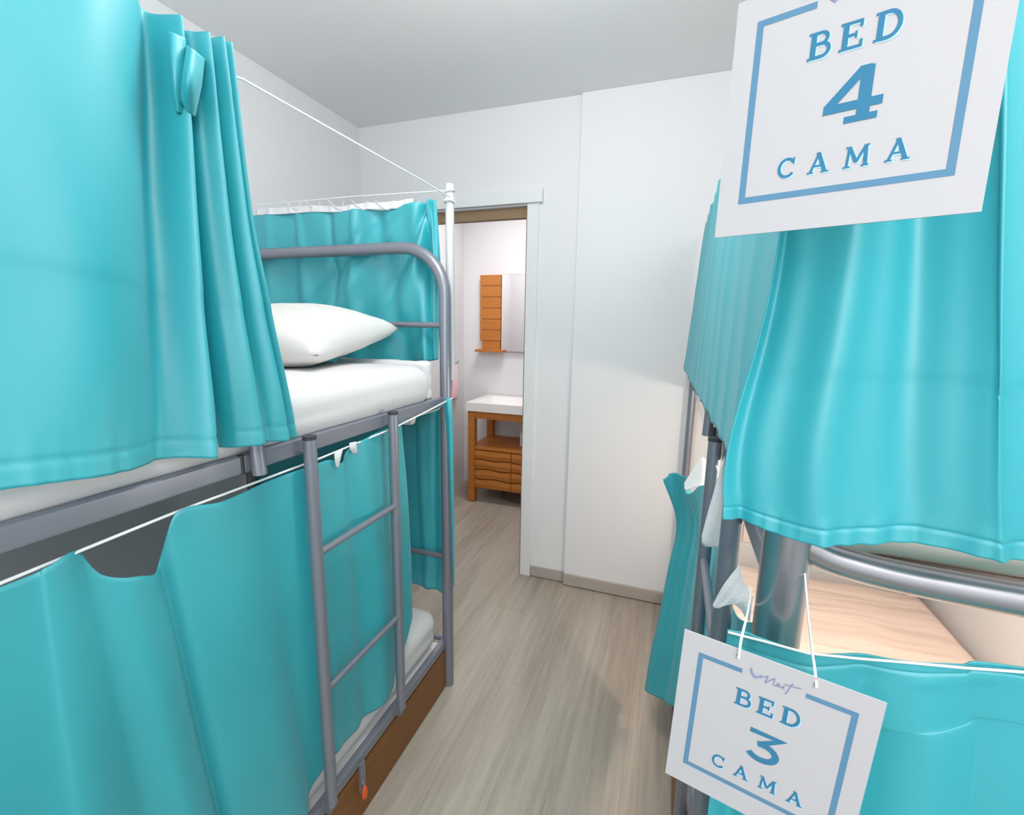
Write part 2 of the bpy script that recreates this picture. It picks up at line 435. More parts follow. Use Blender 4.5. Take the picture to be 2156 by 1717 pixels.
# ------------------------------------------------------------------ bedding
tag(soft_box('mattress', XL + .035, XS - .003, -.49, 1.40, 1.176, 1.318, M['sheet'], r=.055, wr=.006, sc=7), 'white sheeted mattress on the upper left bunk, under the pillow', 'mattress')
tag(soft_box('mattress', XL + .035, -.806, -.49, 1.462, .198, .345, M['sheet'], r=.05, wr=.005, sc=7), 'white sheeted mattress on the lower left bunk, corner showing beside the ladder', 'mattress')
tag(soft_box('mattress', XS2 + .045, XR - .03, .60, 2.29, 1.182, 1.325, M['cream'], r=.05, wr=.006, sc=7), 'white mattress on the upper right bunk, tinted cream for warm light, seen under the curtain hem', 'mattress')  # white mattress; the warm light on it is put into the cream colour
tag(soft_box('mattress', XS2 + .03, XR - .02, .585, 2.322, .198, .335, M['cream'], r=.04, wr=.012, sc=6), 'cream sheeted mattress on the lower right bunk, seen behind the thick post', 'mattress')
tag(pillow('pillow', (-1.285, 1.2, 1.40), .72, .46, .215, (math.radians(9), math.radians(0), math.radians(4)), M['pillow']), 'plump white pillow on the upper left bunk', 'pillow')
tag(soft_box('folded_sheet', -1.2, XS - .03, 1.405, 1.455, 1.18, 1.325, M['sheet'], r=.02, wr=.004, sc=14), 'white folded sheet tucked between mattress end and headboard of the left bunk', 'sheet')

# ------------------------------------------------------------------ curtain wires
def wire(pts, r, label, group=None):
    return tag(tube('curtain_wire', pts, r, M['cord'], None, 8), label, 'wire', group)
XC = -.745
wire([(XC - .07, -.53, 1.866), (XC - .07, .56, 1.866), (XC - .015, .69, 1.876), (XC - .01, 1.30, 1.88), (XS + .012, 1.51, 1.885)], .0022, 'white curtain wire running from the gathered upper left curtain to the far post')
wire([(-.784, -.53, 1.108), (-.784, .26, 1.118), (-.784, .5, 1.128), (-.784, .85, 1.131), (-.775, 1.15, 1.146), (-.762, 1.3, 1.166), (XS + .026, 1.487, 1.19)], .0026, 'white wire carrying the lower left curtain, strung below the upper side rail')
wire([(XL + .03, 1.535, 1.925), (-1.2, 1.535, 1.925), (-.80, 1.53, 1.915)], .0018, 'thin white wire above the end curtain behind the left headboard')

# ------------------------------------------------------------------ upper left curtain
c1 = empty('curtain', (XC, .4, 1.9), 'large turquoise curtain in the left foreground drawn along the upper left bunk', 'curtain')
def colx(pts): return [ax(px, py, X) for px, py, X in pts]
cols = [
    [(XC, -.42, 1.90), (XC, -.42, 1.6), (XC, -.42, 1.255)],
    [(XC, -.05, 1.90), (XC, -.06, 1.6), (XC, -.07, 1.255)],
    [(XC, .20, 1.89), (XC, .17, 1.6), (XC, .15, 1.255)],
    [(XC, .36, 1.885), (XC, .33, 1.58), (XC, .295, 1.250)],
    [(XC, .46, 1.895), (XC, .43, 1.57), (XC, .395, 1.240)],
    [(XC, .525, 1.905), (XC, .505, 1.56), (XC, .49, 1.230)],
    [(XC, .56, 1.893), (XC, .56, 1.56), (XC, .56, 1.222)],
    [(XC, .60, 1.893), (XC, .61, 1.55), (XC, .625, 1.222)],
    [(XC, .635, 1.905), (XC, .655, 1.55), (XC, .69, 1.217)],
    [(XC, .66, 1.905), (XC, .69, 1.55), (XC, .745, 1.212)],
]
R1 = [
    (.25, .25, .07, .07, -.012, -.015),
    (.42, .41, .10, .085, .034, .030),
    (.59, .545, .058, .046, -.036, -.030),
    (.655, .628, .022, .028, .030, .028),
    (.705, .712, .016, .020, -.030, -.066),
    (.765, .80, .016, .030, .026, .020),
    (.808, .85, .010, .016, -.026, -.006),
    (.845, .90, .015, .036, .026, .026),
    (.885, .95, .010, .020, -.022, -.006),
    (.935, .975, .022, .022, .014, .012),
]
o = cloth('curtain_panel', cols, M['cloth'], c1, 300, 150, R1, 'x', 1, .008, 6, easing=.8, seed=1.7, hem=.003, crease=(.60, -.0007))
# pinch pleats standing up at the gathered end
def pleat(rows):
    cloth('pleat', [[ax(x, y, XC + d) for x, y, d in r] for r in rows], M['cloth'], c1, 40, 30, (), 'x', 1, .0012, 30)
pleat([[(355, 66, .004), (361, 160, .004), (371, 236, .004)], [(357, 66, .026), (363, 160, .030), (372, 237, .014)], [(372, 73, .034), (377, 160, .036), (379, 238, .016)],
       [(388, 80, .030), (391, 165, .030), (386, 240, .012)], [(390, 81, .006), (393, 165, .004), (387, 240, .002)]])
pleat([[(396, 96, .004), (389, 160, .004), (382, 204, .004)], [(394, 98, .036), (385, 160, .040), (380, 206, .022)], [(402, 101, .056), (395, 170, .058), (389, 226, .028)],
       [(416, 112, .056), (410, 180, .056), (403, 243, .024)], [(428, 122, .042), (422, 174, .042), (409, 245, .018)], [(431, 124, .006), (425, 176, .004), (411, 245, .002)]])

# ------------------------------------------------------------------ lower left curtain
XD = -.785
def px_col(top, bot, mid=None, X=XD):
    a = ax(top[0], top[1], X); b = ax(bot[0], bot[1], X) if len(bot) == 2 else Vector(bot)
    m_ = ax(mid[0], mid[1], X) if mid else (a + b) / 2
    return [a, m_, b]
cols = [
    [(XD, -.4, 1.10), (XD, -.4, .7), (XD, -.4, .26)],
    [(XD, .0, 1.115), (XD, .0, .7), (XD, .0, .26)],
    px_col((0, 1236), (XD, .25, .26)),
    px_col((90, 1192), (XD, .33, .26)),
    px_col((160, 1160), (XD, .40, .265)),
    px_col((215, 1211), (XD, .45, .27)),
    px_col((285, 1212), (XD, .50, .27)),
    px_col((346, 1197), (XD, .545, .275)),
    px_col((366, 1080), (XD, .585, .28)),
    px_col((460, 1055), (630, 1735)),
    px_col((550, 1020), (660, 1665)),
    px_col((640, 985), (700, 1590)),
    px_col((692, 969), (730, 1560), (704, 1240)),
    px_col((722, 974), (765, 1525), (742, 1230)),
    px_col((748, 933), (800, 1485), (786, 1215)),
    px_col((800, 908), (836, 1430), (830, 1190)),
    px_col((845, 890), (868, 1300), (862, 1100)),
]
R2 = [
    (.20, .18, .05, .05, .010, .022),
    (.275, .30, .04, .05, -.008, -.020),
    (.36, .36, .04, .05, .010, .022),
    (.445, .45, .026, .030, -.022, -.030),
    (.54, .55, .05, .05, .012, .022),
    (.64, .62, .03, .03, -.006, -.014),
    (.70, .70, .03, .03, .006, .012),
    (.842, .830, .020, .024, -.012, -.020),
    (.895, .885, .020, .026, .010, .016),
    (.955, .95, .016, .02, -.010, -.018),
]
cl2 = cloth('curtain', cols, M['cloth'], None, 260, 100, R2, 'x', .8, .005, 5, seed=9.1)
tag(cl2, 'turquoise curtain sagging from its wire along the lower left bunk behind the ladder', 'curtain')
tp = [[ax(704, 955, XD + .012), ax(705, 970, XD + .014), ax(709, 986, XD + .01)], [ax(722, 946, XD + .014), ax(718, 962, XD + .016), ax(712, 986, XD + .012)]]
cloth('heading_tape', tp, M['tape'], cl2, 6, 8, (), 'x', 1, .001, 30)
tp = [[ax(736, 933, XD + .016), ax(737, 945, XD + .018), ax(742, 955, XD + .012)], [ax(750, 930, XD + .016), ax(751, 942, XD + .018), ax(752, 955, XD + .012)]]
cloth('heading_tape', tp, M['tape'], cl2, 6, 8, (), 'x', 1, .001, 30)

# ------------------------------------------------------------------ end curtains of the left bunk
YE = 1.535
def coly(pts): return [ay(px, py, Y) for px, py, Y in pts]
cols = [
    [(XL + .03, YE, 1.90), (XL + .03, YE, 1.6), (XL + .03, YE, 1.24)],
    coly([(540, 454, YE), (545, 600, YE), (560, 790, YE)]),
    coly([(600, 450, YE), (605, 600, YE), (620, 785, YE)]),
    coly([(660, 446, YE), (665, 600, YE), (670, 780, YE)]),
    coly([(715, 446, YE), (715, 600, YE), (720, 775, YE)]),
    coly([(765, 441, YE), (770, 600, YE), (780, 770, YE)]),
    coly([(830, 440, YE), (830, 600, YE), (840, 765, YE)]),
    coly([(880, 428, YE), (880, 600, YE), (890, 760, YE)]),
    coly([(905, 424, YE), (905, 600, YE), (910, 760, YE)]),
    coly([(917, 420, YE), (930, 600, YE), (926, 757, YE)]),
]
R3 = [(.16, .17, .012, .03, .008, .016), (.27, .30, .012, .03, .010, .020), (.40, .42, .014, .03, -.012, -.022), (.52, .50, .014, .03, .012, .018),
      (.60, .70, .02, .05, -.014, -.024), (.76, .84, .05, .06, .020, .022), (.86, .92, .02, .03, -.022, -.016), (.93, .95, .02, .02, .012, .012),
      (.90, .60, .035, .05, .030, .014), (.72, .30, .03, .05, .014, .026), (.84, .47, .025, .045, -.020, -.018), (.62, .14, .03, .05, -.012, -.022)]
ec = cloth('curtain', cols, M['cloth'], None, 180, 80, R3, 'y', -1, .014, 6, seed=4.4)
tag(ec, 'turquoise end curtain hanging behind the headboard arch of the upper left bunk', 'curtain')
# white heading tape along its top with zig-zag gathers
tpc = []
for (x, y, h) in ((540, 452, 12), (600, 449, 12), (660, 445, 12), (715, 445, 10), (765, 440, 12), (830, 438, 14), (870, 430, 12)):
    tpc.append(coly([(x, y - h, YE - .004), (x, y - h / 2, YE - .004), (x, y + 2, YE - .006)]))
cloth('heading_tape', tpc, M['tape'], ec, 120, 6, [(u, u, .012, .012, .006, .004) for u in (.08, .2, .33, .45, .58, .7, .83, .94)], 'y', -1, .002, 30)
for x in (598, 640, 690, 740, 790, 850):
    a = ay(x, 420 + (x - 598) * .01, YE - .006); b_ = ay(x + 28, 442, YE - .006); c_ = ay(x + 34, 424, YE - .006)
    tube('tape_loop', spline([a, a.lerp(b_, .5) + Vector((0, -.003, -.004)), b_, c_], 10), .0014, M['tape'], ec, 6)

YG = 1.515
cols = [[(XL + .03, YG, 1.15), (XL + .03, YG, .7), (XL + .03, YG, .40)],
        [(-1.4, YG, 1.155), (-1.4, YG, .7), (-1.4, YG, .40)],
        coly([(846, 893, YG), (850, 1060, YG), (868, 1228, YG)]),
        coly([(880, 878, YG), (885, 1060, YG), (892, 1236, YG)]),
        coly([(915, 866, YG), (915, 1060, YG), (918, 1244, YG)]),
        coly([(938, 858, YG), (938, 1060, YG), (938, 1250, YG)])]
ge = cloth('curtain', cols, M['cloth'], None, 110, 70, [(.62, .66, .05, .05, .006, .008), (.8, .78, .04, .05, -.008, -.006), (.9, .92, .03, .04, .006, .006)], 'y', -1, .006, 6, seed=2.2)
tag(ge, 'turquoise end curtain at the foot of the lower left bunk, right of the ladder', 'curtain')
fl = [coly([(934, 846, 1.452), (938, 880, 1.452), (945, 980, 1.46), (950, 1100, 1.47), (954, 1225, 1.48)]),
      coly([(942, 838, 1.448), (946, 880, 1.448), (950, 980, 1.46), (953, 1100, 1.47), (955.5, 1232, 1.48)]),
      coly([(952, 842, 1.452), (953, 880, 1.452), (954.5, 980, 1.47), (956, 1100, 1.48), (957, 1238, 1.49)])]
cloth('side_flap', fl, M['cloth'], ge, 14, 50, [(.5, .5, .3, .3, .004, .002)], 'y', -1, .002, 20)

# white pole lashed to the far left post, with the knot of the wires
pole = tube('curtain_pole', [(XS - .003, 1.534, 1.25), (XS - .003, 1.534, 1.5), (XS - .003, 1.534, 1.935)], .0155, M['pole'], None, 14)
tag(pole, 'white plastic pole standing behind the far post of the left bunk, holding the curtain wires', 'pole')
k = [Vector((XS - .002, 1.53, 1.866)) + Vector((1.0 * .0185 * math.cos(a), .0185 * math.sin(a), .010 * math.sin(a * .37 + 1) + .002 * a)) for a in [i * .35 for i in range(64)]]
tube('cord_knot', k, .0026, M['cord'], pole, 8)

# ------------------------------------------------------------------ right bunk curtains
YR = .50
def colr(pts): return [ay(px, py, YR) for px, py in pts]
cols = [
    colr([(1690, 0), (1645, 500), (1535, 940), (1522, 1096)])[:],
    colr([(1735, 0), (1690, 500), (1590, 940), (1580, 1108)]),
    colr([(1790, 0), (1750, 500), (1665, 940), (1650, 1128)]),
    colr([(1850, 0), (1820, 500), (1750, 940), (1735, 1140)]),
    colr([(1930, 0), (1900, 500), (1850, 940), (1840, 1146)]),
    colr([(2010, 0), (1990, 500), (1960, 940), (1960, 1152)]),
    colr([(2080, 0), (2070, 500), (2060, 940), (2065, 1163)]),
    colr([(2160, 0), (2150, 500), (2155, 940), (2160, 1176)]),
    [(.45, YR, 1.90), (.45, YR, 1.7), (.45, YR, 1.45), (.45, YR, 1.275)],
    [(.75, YR, 1.90), (.75, YR, 1.7), (.75, YR, 1.45), (.75, YR, 1.28)],
    [(1.05, YR, 1.90), (1.05, YR, 1.7), (1.05, YR, 1.45), (1.05, YR, 1.28)],
]
for c in cols[:8]:
    d = c[0] - c[1]; c[0] = c[1] + d * ((1.91 - c[1].z) / d.z)
R4 = [
    (.02, .07, .05, .05, -.016, -.010),
    (.23, .28, .07, .07, .024, .014),
    (.44, .47, .06, .05, -.018, -.010),
    (.64, .63, .07, .06, .024, .014),
    (.84, .84, .06, .06, -.016, -.010),
    (.96, .96, .04, .04, .012, .01),
]
rc = cloth('curtain', cols, M['cloth'], None, 300, 160, R4, 'y', -1, .005, 6, seed=6.1, hem=.007, hemv=.94, crease=(.52, -.0006))
tag(rc, 'turquoise curtain across the near end of the upper right bunk, behind the BED 4 card', 'curtain')
# its stitched hem
# aisle side of the upper right bunk
def yz(p, Y): return ay(p[0], p[1], Y)
cols = []
for i in range(7):
    Y = 2.30 - i * .2967
    xt = .085 + .015 * i / 6; xb = .046 + .046 * i / 6
    cols.append([(xt, Y, 1.885), (xt * .66 + xb * .34, Y, 1.68), (xt * .3 + xb * .7, Y, 1.47), (xb, Y, 1.272)])
R5 = [(u, u + .01, .012, .012, .003 + .002 * (i % 3), .004) for i, u in enumerate([.08, .17, .25, .33, .41, .5, .58, .66, .74, .82, .9])]
sc = cloth('curtain', cols, M['cloth'], None, 160, 80, R5, 'x', -1, .003, 8, seed=3.3)
tag(sc, 'pale pleated turquoise curtain along the aisle side of the upper right bunk', 'curtain')
wire([(.12, .56, 1.875), (.09, 2.335, 1.875)], .002, 'white curtain wire along the aisle side of the upper right bunk')
wire([(.12, .545, 1.90), (1.05, .545, 1.90)], .002, 'white curtain wire across the upper right bunk end, behind the BED 4 card')

# near end of the lower right bunk
YQ = .505
def colq(pts): return [ay(px, py, YQ) for px, py in pts]
cols = [
    colq([(1532, 1328), (1512, 1520), (1490, 1717)]) + [Vector((.072, YQ, .22))],
    colq([(1600, 1345), (1585, 1520), (1570, 1717)]) + [Vector((.105, YQ, .22))],
    colq([(1700, 1372), (1690, 1520), (1680, 1717)]) + [Vector((.15, YQ, .22))],
    colq([(1800, 1382), (1790, 1520), (1780, 1717)]) + [Vector((.20, YQ, .22))],
    colq([(1900, 1390), (1895, 1520), (1890, 1717)]) + [Vector((.25, YQ, .22))],
    colq([(2020, 1401), (2020, 1520), (2020, 1717)]) + [Vector((.31, YQ, .22))],
    colq([(2160, 1411), (2160, 1520), (2160, 1717)]) + [Vector((.38, YQ, .22))],
    [(.6, YQ, 1.18), (.6, YQ, 1.1), (.6, YQ, .95), (.6, YQ, .22)],
    [(1.05, YQ, 1.18), (1.05, YQ, 1.1), (1.05, YQ, .95), (1.05, YQ, .22)],
]
R6 = [(.08, .08, .03, .05, -.004, -.02), (.24, .24, .06, .06, .004, .022), (.40, .41, .05, .05, -.004, -.022), (.54, .55, .06, .07, .002, .012), (.67, .67, .06, .07, 0, -.008), (.85, .86, .05, .06, .004, .02)]
for c in cols[7:]:
    for q_ in range(3): c[q_] = (c[q_][0], YQ, Vector(cols[6][q_]).z)
LC = cols
lc = cloth('curtain', cols, M['cloth'], None, 240, 150, R6, 'y', -1, .004, 7, seed=8.8, seam=.062)
tag(lc, 'turquoise curtain across the near end of the lower right bunk, behind the BED 3 card', 'curtain')

# aisle side of the lower right bunk: gathered, drooping, bulging into the aisle
def yy(*a): return [ay(px, py, Y) for px, py, Y in a]
cols = [
    yy((1395, 1010, 1.72), (1424, 1100, 1.74), (1405, 1210, 1.70), (1374, 1360, 1.62), (1357, 1454, 1.58)),
    yy((1420, 996, 1.72), (1444, 1098, 1.70), (1425, 1200, 1.66), (1392, 1370, 1.56), (1372, 1462, 1.52)),
    yy((1444, 1010, 1.62), (1460, 1100, 1.62), (1442, 1200, 1.6), (1415, 1360, 1.5), (1390, 1474, 1.46)),
    yy((1450, 1040, 1.50), (1472, 1110, 1.5), (1458, 1210, 1.5), (1432, 1370, 1.42), (1412, 1486, 1.40)),
    yy((1484, 1022, 1.36), (1484, 1110, 1.36), (1470, 1210, 1.36), (1450, 1380, 1.30), (1434, 1500, 1.26)),
    yy((1502, 1100, 1.18), (1500, 1160, 1.18), (1486, 1250, 1.18), (1470, 1390, 1.14), (1450, 1560, 1.10)),
    yy((1516, 1150, .98), (1516, 1200, .98), (1500, 1280, .98), (1488, 1420, .96), (1470, 1640, .93)),
    yy((1528, 1170, .86), (1528, 1230, .86), (1516, 1310, .86), (1505, 1460, .85), (1490, 1720, .83)),
    yy((1548, 1290, .76), (1546, 1330, .76), (1540, 1400, .76), (1530, 1520, .75), (1515, 1760, .74)),
    yy((1600, 1316, .64), (1592, 1360, .64), (1580, 1420, .64), (1566, 1540, .64), (1552, 1780, .64)),
]
R7 = [(.08, .10, .02, .03, .006, .014), (.2, .22, .02, .03, -.01, -.016), (.32, .34, .02, .03, .008, .014), (.5, .5, .03, .03, -.006, -.010)]
gc = cloth('curtain', cols, M['cloth'], None, 160, 90, R7, 'x', -1, .003, 9, seed=5.5)
tag(gc, 'dark turquoise curtain bunched along the lower right bunk, bulging into the aisle', 'curtain')
# the white heading tape that flops over its top edge
def flap(rows, nm='heading_tape'):
    return cloth(nm, rows, M['tape'], gc, 24, 24, [(u, u, .06, .06, .0016, .0016) for u in (.2, .45, .7, .92)], 'x', -1, .0015, 30)
flap([yy((1478, 962, 1.34), (1462, 985, 1.33), (1440, 1018, 1.32)), yy((1488, 970, 1.34), (1475, 995, 1.32), (1444, 1034, 1.31)), yy((1494, 1000, 1.33), (1482, 1014, 1.31), (1460, 1026, 1.30)), yy((1494, 1022, 1.32), (1490, 1022, 1.31), (1484, 1022, 1.30))])
flap([yy((1524, 960, .90), (1502, 1040, .90), (1477, 1130, .90)), yy((1527, 1000, .90), (1512, 1070, .89), (1484, 1150, .89)), yy((1530, 1050, .90), (1522, 1100, .89), (1510, 1152, .89)), yy((1536, 1100, .90), (1534, 1130, .89), (1526, 1151, .89))])
flap([yy((1556, 1190, .70), (1522, 1236, .69), (1500, 1276, .69)), yy((1564, 1215, .69), (1540, 1250, .68), (1512, 1282, .68)), yy((1574, 1240, .68), (1562, 1262, .67), (1548, 1274, .67)), yy((1588, 1256, .67), (1583, 1285, .66), (1580, 1310, .66))])

wire([(.110, .735, 1.15), (.106, 1.3, 1.150), (.1, 2.31, 1.165)], .0022, 'white wire carrying the bunched curtain along the lower right bunk')
wire([Vector(c[0]) + Vector((0, -.0035, 0)) for c in LC], .0013, 'white wire carrying the curtain across the near end of the lower right bunk')

# ------------------------------------------------------------------ number cards
def ribbon(bm, pts, w, z, closed=False, mitre=True, taper=None):
    pts = [Vector((p[0], p[1])) for p in pts]; n = len(pts); L_, R_ = [], []
    for i, p in enumerate(pts):
        a = pts[i - 1] if (i > 0 or closed) else None; b = pts[(i + 1) % n] if (i < n - 1 or closed) else None
        d1 = (p - a).normalized() if a is not None else None; d2 = (b - p).normalized() if b is not None else None
        if d1 is None: d1 = d2
        if d2 is None: d2 = d1
        t = (d1 + d2); t = t.normalized() if t.length > 1e-6 else d1
        nrm = Vector((-t.y, t.x)); k = 1 / max(.45, nrm.dot(Vector((-d1.y, d1.x))))
        hw = w / 2 * k * (taper(i / max(1, n - 1)) if taper else 1)
        L_.append(p + nrm * hw); R_.append(p - nrm * hw)
    vl = [bm.verts.new((q.x, q.y, z)) for q in L_]; vr = [bm.verts.new((q.x, q.y, z)) for q in R_]
    for i in range(n if closed else n - 1):
        j = (i + 1) % n
        bm.faces.new((vl[i], vl[j], vr[j], vr[i]))
def arc(cx, cy, rx, ry, a0, a1, n=10):
    return [(cx + rx * math.cos(math.radians(a0 + (a1 - a0) * i / n)), cy + ry * math.sin(math.radians(a0 + (a1 - a0) * i / n))) for i in range(n + 1)]
def glyph(ch):
    """strokes in a unit-high cell: list of (points, relative weight)"""
    s = []
    if ch in 'BED':
        s += [([(.16, 0), (.16, 1)], 1.15), ([(-.02, .965), (.3, .965)], .55), ([(-.02, .035), (.3, .035)], .55)]
    if ch == 'B':
        s += [([(.16, .95), (.40, .95)] + arc(.42, .745, .20, .205, 90, -90) + [(.16, .54)], .75),
              ([(.16, .54), (.44, .54)] + arc(.46, .295, .24, .245, 90, -90) + [(.16, .05)], .8)]
    if ch == 'E':
        s += [([(.16, .95), (.66, .95)], .7), ([(.64, 1.0), (.64, .74)], .6), ([(.16, .5), (.5, .5)], .7), ([(.5, .62), (.5, .38)], .45),
              ([(.16, .05), (.70, .05)], .7), ([(.68, 0), (.68, .28)], .6)]
    if ch == 'D':
        s += [([(.16, .95), (.36, .95)] + arc(.38, .5, .36, .45, 90, -90, 16) + [(.16, .05)], .85)]
    if ch == 'C':
        s += [(arc(.42, .5, .36, .45, 38, 322, 22), .9), ([(.72, 1.0), (.72, .68)], .55)]
    if ch == 'A':
        s += [([(.08, .03), (.40, .97)], .75), ([(.38, .97), (.72, .03)], 1.1), ([(.2, .34), (.6, .34)], .6),
              ([(-.06, .03), (.22, .03)], .5), ([(.56, .03), (.88, .03)], .5), ([(.28, .97), (.46, .97)], .5)]
    if ch == 'M':
        s += [([(.12, .03), (.17, .95)], .75), ([(.17, .97), (.50, .22)], 1.0), ([(.50, .22), (.83, .97)], .75), ([(.83, .95), (.88, .03)], 1.1),
              ([(-.02, .03), (.27, .03)], .5), ([(.72, .03), (1.02, .03)], .5), ([(.02, .965), (.24, .965)], .5), ([(.76, .965), (.98, .965)], .5)]
    if ch == '4':
        s += [([(.62, .97), (.06, .33)], 1.0), ([(.0, .31), (.98, .31)], 1.0), ([(.68, 1.0), (.68, .0)], 1.25), ([(.38, .045), (.92, .045)], .75), ([(.54, .97), (.74, .97)], .6)]
    if ch == '3':
        s += [([(.08, .93), (.86, .93), (.36, .55)], .95), (arc(.45, .30, .36, .265, 112, -152, 26), 1.1)]
    return s
def word(bm, text, x0, x1, y0, h, weight, z, adv, dx=0, dy=0, slant=0):
    """letters spread evenly so the word spans x0..x1"""
    wd = {'B': .70, 'E': .72, 'D': .76, 'C': .78, 'A': .84, 'M': 1.02, '4': .98, '3': .86}
    tot = sum(wd[c] for c in text); gap = ((x1 - x0) / h - tot) / max(1, len(text) - 1); x = 0
    for c in text:
        for pts, wt in glyph(c):
            ribbon(bm, [(x0 + (x + px + slant * py) * h + dx, y0 + py * h + dy) for px, py in pts], weight * wt * h, z)
            z += 2e-6
        x += wd[c] + gap

HWC, TOP, BOT = .0722, .0778, -.0828
def number_card(center, ex, ey, number, label, cords):
    ex = Vector(ex).normalized(); ey = (Vector(ey) - ex * ex.dot(Vector(ey))).normalized(); nz = ex.cross(ey)    # nz faces the viewer
    root = empty('bed_sign', center, label, 'sign', 'hanging bed number cards')
    root.rotation_euler = Matrix((ex, ey, nz)).transposed().to_euler()
    def add(name, bm, m):
        me = bpy.data.meshes.new(name); bm.to_mesh(me); bm.free()
        o = bpy.data.objects.new(name, me); C.objects.link(o); me.materials.append(m); o.parent = root
        return o
    bm = bmesh.new(); bm_box(bm, -HWC, HWC, BOT, TOP, -.0011, 0)
    add('card', bm, M['card'])
    bm = bmesh.new(); hw, hh = .056, .0587
    ribbon(bm, [(-.0228, hh), (-hw, hh), (-hw, -hh), (hw, -hh), (hw, hh), (.0235, hh)], .0042, .0002)
    add('printed_border', bm, M['frame'])
    bm = bmesh.new()
    word(bm, 'BED', -.0247, .0225, .0252, .0162, .17, .0002, 0, .0010, -.0009)
    add('letter_shadow', bm, M['pale'])
    bm = bmesh.new()
    word(bm, 'CAMA', -.0345, .0358, -.0472, .0128, .16, .00021, 0, .0010, -.0009)
    add('letter_shadow', bm, M['pale'])
    bm = bmesh.new()
    word(bm, 'BED', -.0247, .0225, .0252, .0162, .165, .0004, 0)
    add('word_bed', bm, M['teal'])
    bm = bmesh.new()
    word(bm, 'CAMA', -.0345, .0358, -.0472, .0128, .155, .0004, 0)
    add('word_cama', bm, M['teal'])
    bm = bmesh.new()
    if number == '4': word(bm, '4', -.0118, .0118, -.0188, .0315, .17, .0004, 0)
    else: word(bm, '3', -.0118, .0118, -.0205, .0292, .165, .0004, 0)
    add('numeral', bm, M['teal'])
    # handwritten logo: a small bird and a script word
    bm = bmesh.new(); z = .0004
    ribbon(bm, [(-.0168, .0652), (-.0158, .0605), (-.0128, .0575), (-.0098, .0596), (-.0085, .0618)], .0016, z, taper=lambda t: .5 + 1.4 * math.sin(PI * min(1, t * 1.1)) ** 2 * (1 - t) + .1)
    ribbon(bm, [(-.0168, .0628), (-.0150, .0590), (-.0120, .0572)], .0014, z + 2e-6)
    sp = spline([Vector((x, y, 0)) for x, y in ((-.0098, .0585), (-.0066, .0610), (-.0040, .0630), (-.0046, .0590), (-.0052, .0562), (-.0020, .0598), (.0010, .0632), (.0008, .0590), (.0012, .0566), (.0034, .0576), (.0054, .0592), (.0040, .0602), (.0034, .0580), (.0052, .0568), (.0070, .0580), (.0082, .0594), (.0078, .0572), (.0090, .0566))], 90)
    ribbon(bm, [(p.x, p.y) for p in sp], .0008, z + 4e-6)
    sp = spline([Vector((x, y, 0)) for x, y in ((.0138, .0648), (.0122, .0600), (.0106, .0545), (.0098, .0528))], 20)
    ribbon(bm, [(p.x, p.y) for p in sp], .0009, z + 6e-6)
    ribbon(bm, [(.0080, .0612), (.0130, .0618), (.0200, .0632)], .0008, z + 8e-6)
    add('printed_logo', bm, M['script'])
    for hx in (-.0275, .0283):
        bm = bmesh.new(); bmesh.ops.create_circle(bm, cap_ends=True, segments=16, radius=.0014, matrix=Matrix.Translation((hx, .0715, .0003)))
        add('eyelet', bm, M['dark'])
    for pts in cords:
        tube('cord', spline([Vector(p) for p in pts], 24), .0011, M['cord'], root, 8)
    return root
c3 = Vector((.0949, .3918, 1.1036)); e3x = Vector((.9793, -.1985, -.0398)); e3y = Vector((.0338, -.0336, .9989))
hl = c3 + e3x * -.0275 + e3y * .0715; hr = c3 + e3x * .0283 + e3y * .0715
nf = Vector((0, -.002, 0))
number_card(c3, e3x, e3y, '3', 'white hanging card reading BED 3 CAMA in blue, tied by cords before the thick post',
            [[hl, hl + nf, ay(1561, 1345, .400), ay(1572, 1300, .46), ay(1579, 1262, .60), ay(1580, 1236, .655)],
             [hr, hr + nf, ay(1715, 1405, .395), ay(1709, 1365, .44), ay(1701, 1290, .50), ay(1694, 1203, .537)]])
c4 = Vector((.0922, .3767, 1.6019)); e4x = Vector((.9476, -.3196, -.0013)); e4y = Vector((.0164, .0444, .9989))
hl = c4 + e4x * -.0275 + e4y * .0715; hr = c4 + e4x * .0283 + e4y * .0715
number_card(c4, e4x, e4y, '4', 'white hanging card reading BED 4 CAMA in blue, over the upper right curtain',
            [[hl, hl + nf, hl + Vector((.005, .03, .06)), hl + Vector((.01, .10, .17)), (.10, .545, 1.902)],
             [hr, hr + nf, hr + Vector((.005, .04, .06)), hr + Vector((.01, .11, .17)), (.15, .545, 1.902)]])

# ------------------------------------------------------------------ orange clip under the left bed
q = ax(768, 1668, XS + .016)
bm = bmesh.new()
bm_tube(bm, [q + Vector((0, 0, z)) for z in (-.020, -.019, -.012, -.004, .006, .013, .018)], lambda t: .0035 + .0075 * math.sin(PI * min(1, max(0, .12 + t * .8))), 14)
for v in bm.verts: v.co.x = q.x + (v.co.x - q.x) * .6
clip = done('plastic_tag', bm, M['orange'], None, True)
tag(clip, 'small orange plastic tag hanging at the short leg of the left bunk', 'tag')
tube('metal_pin', [q + Vector((0, 0, .012)), q + Vector((-.004, -.002, .034)), q + Vector((-.006, -.003, .046))], .002, M['chrome'], clip, 8)

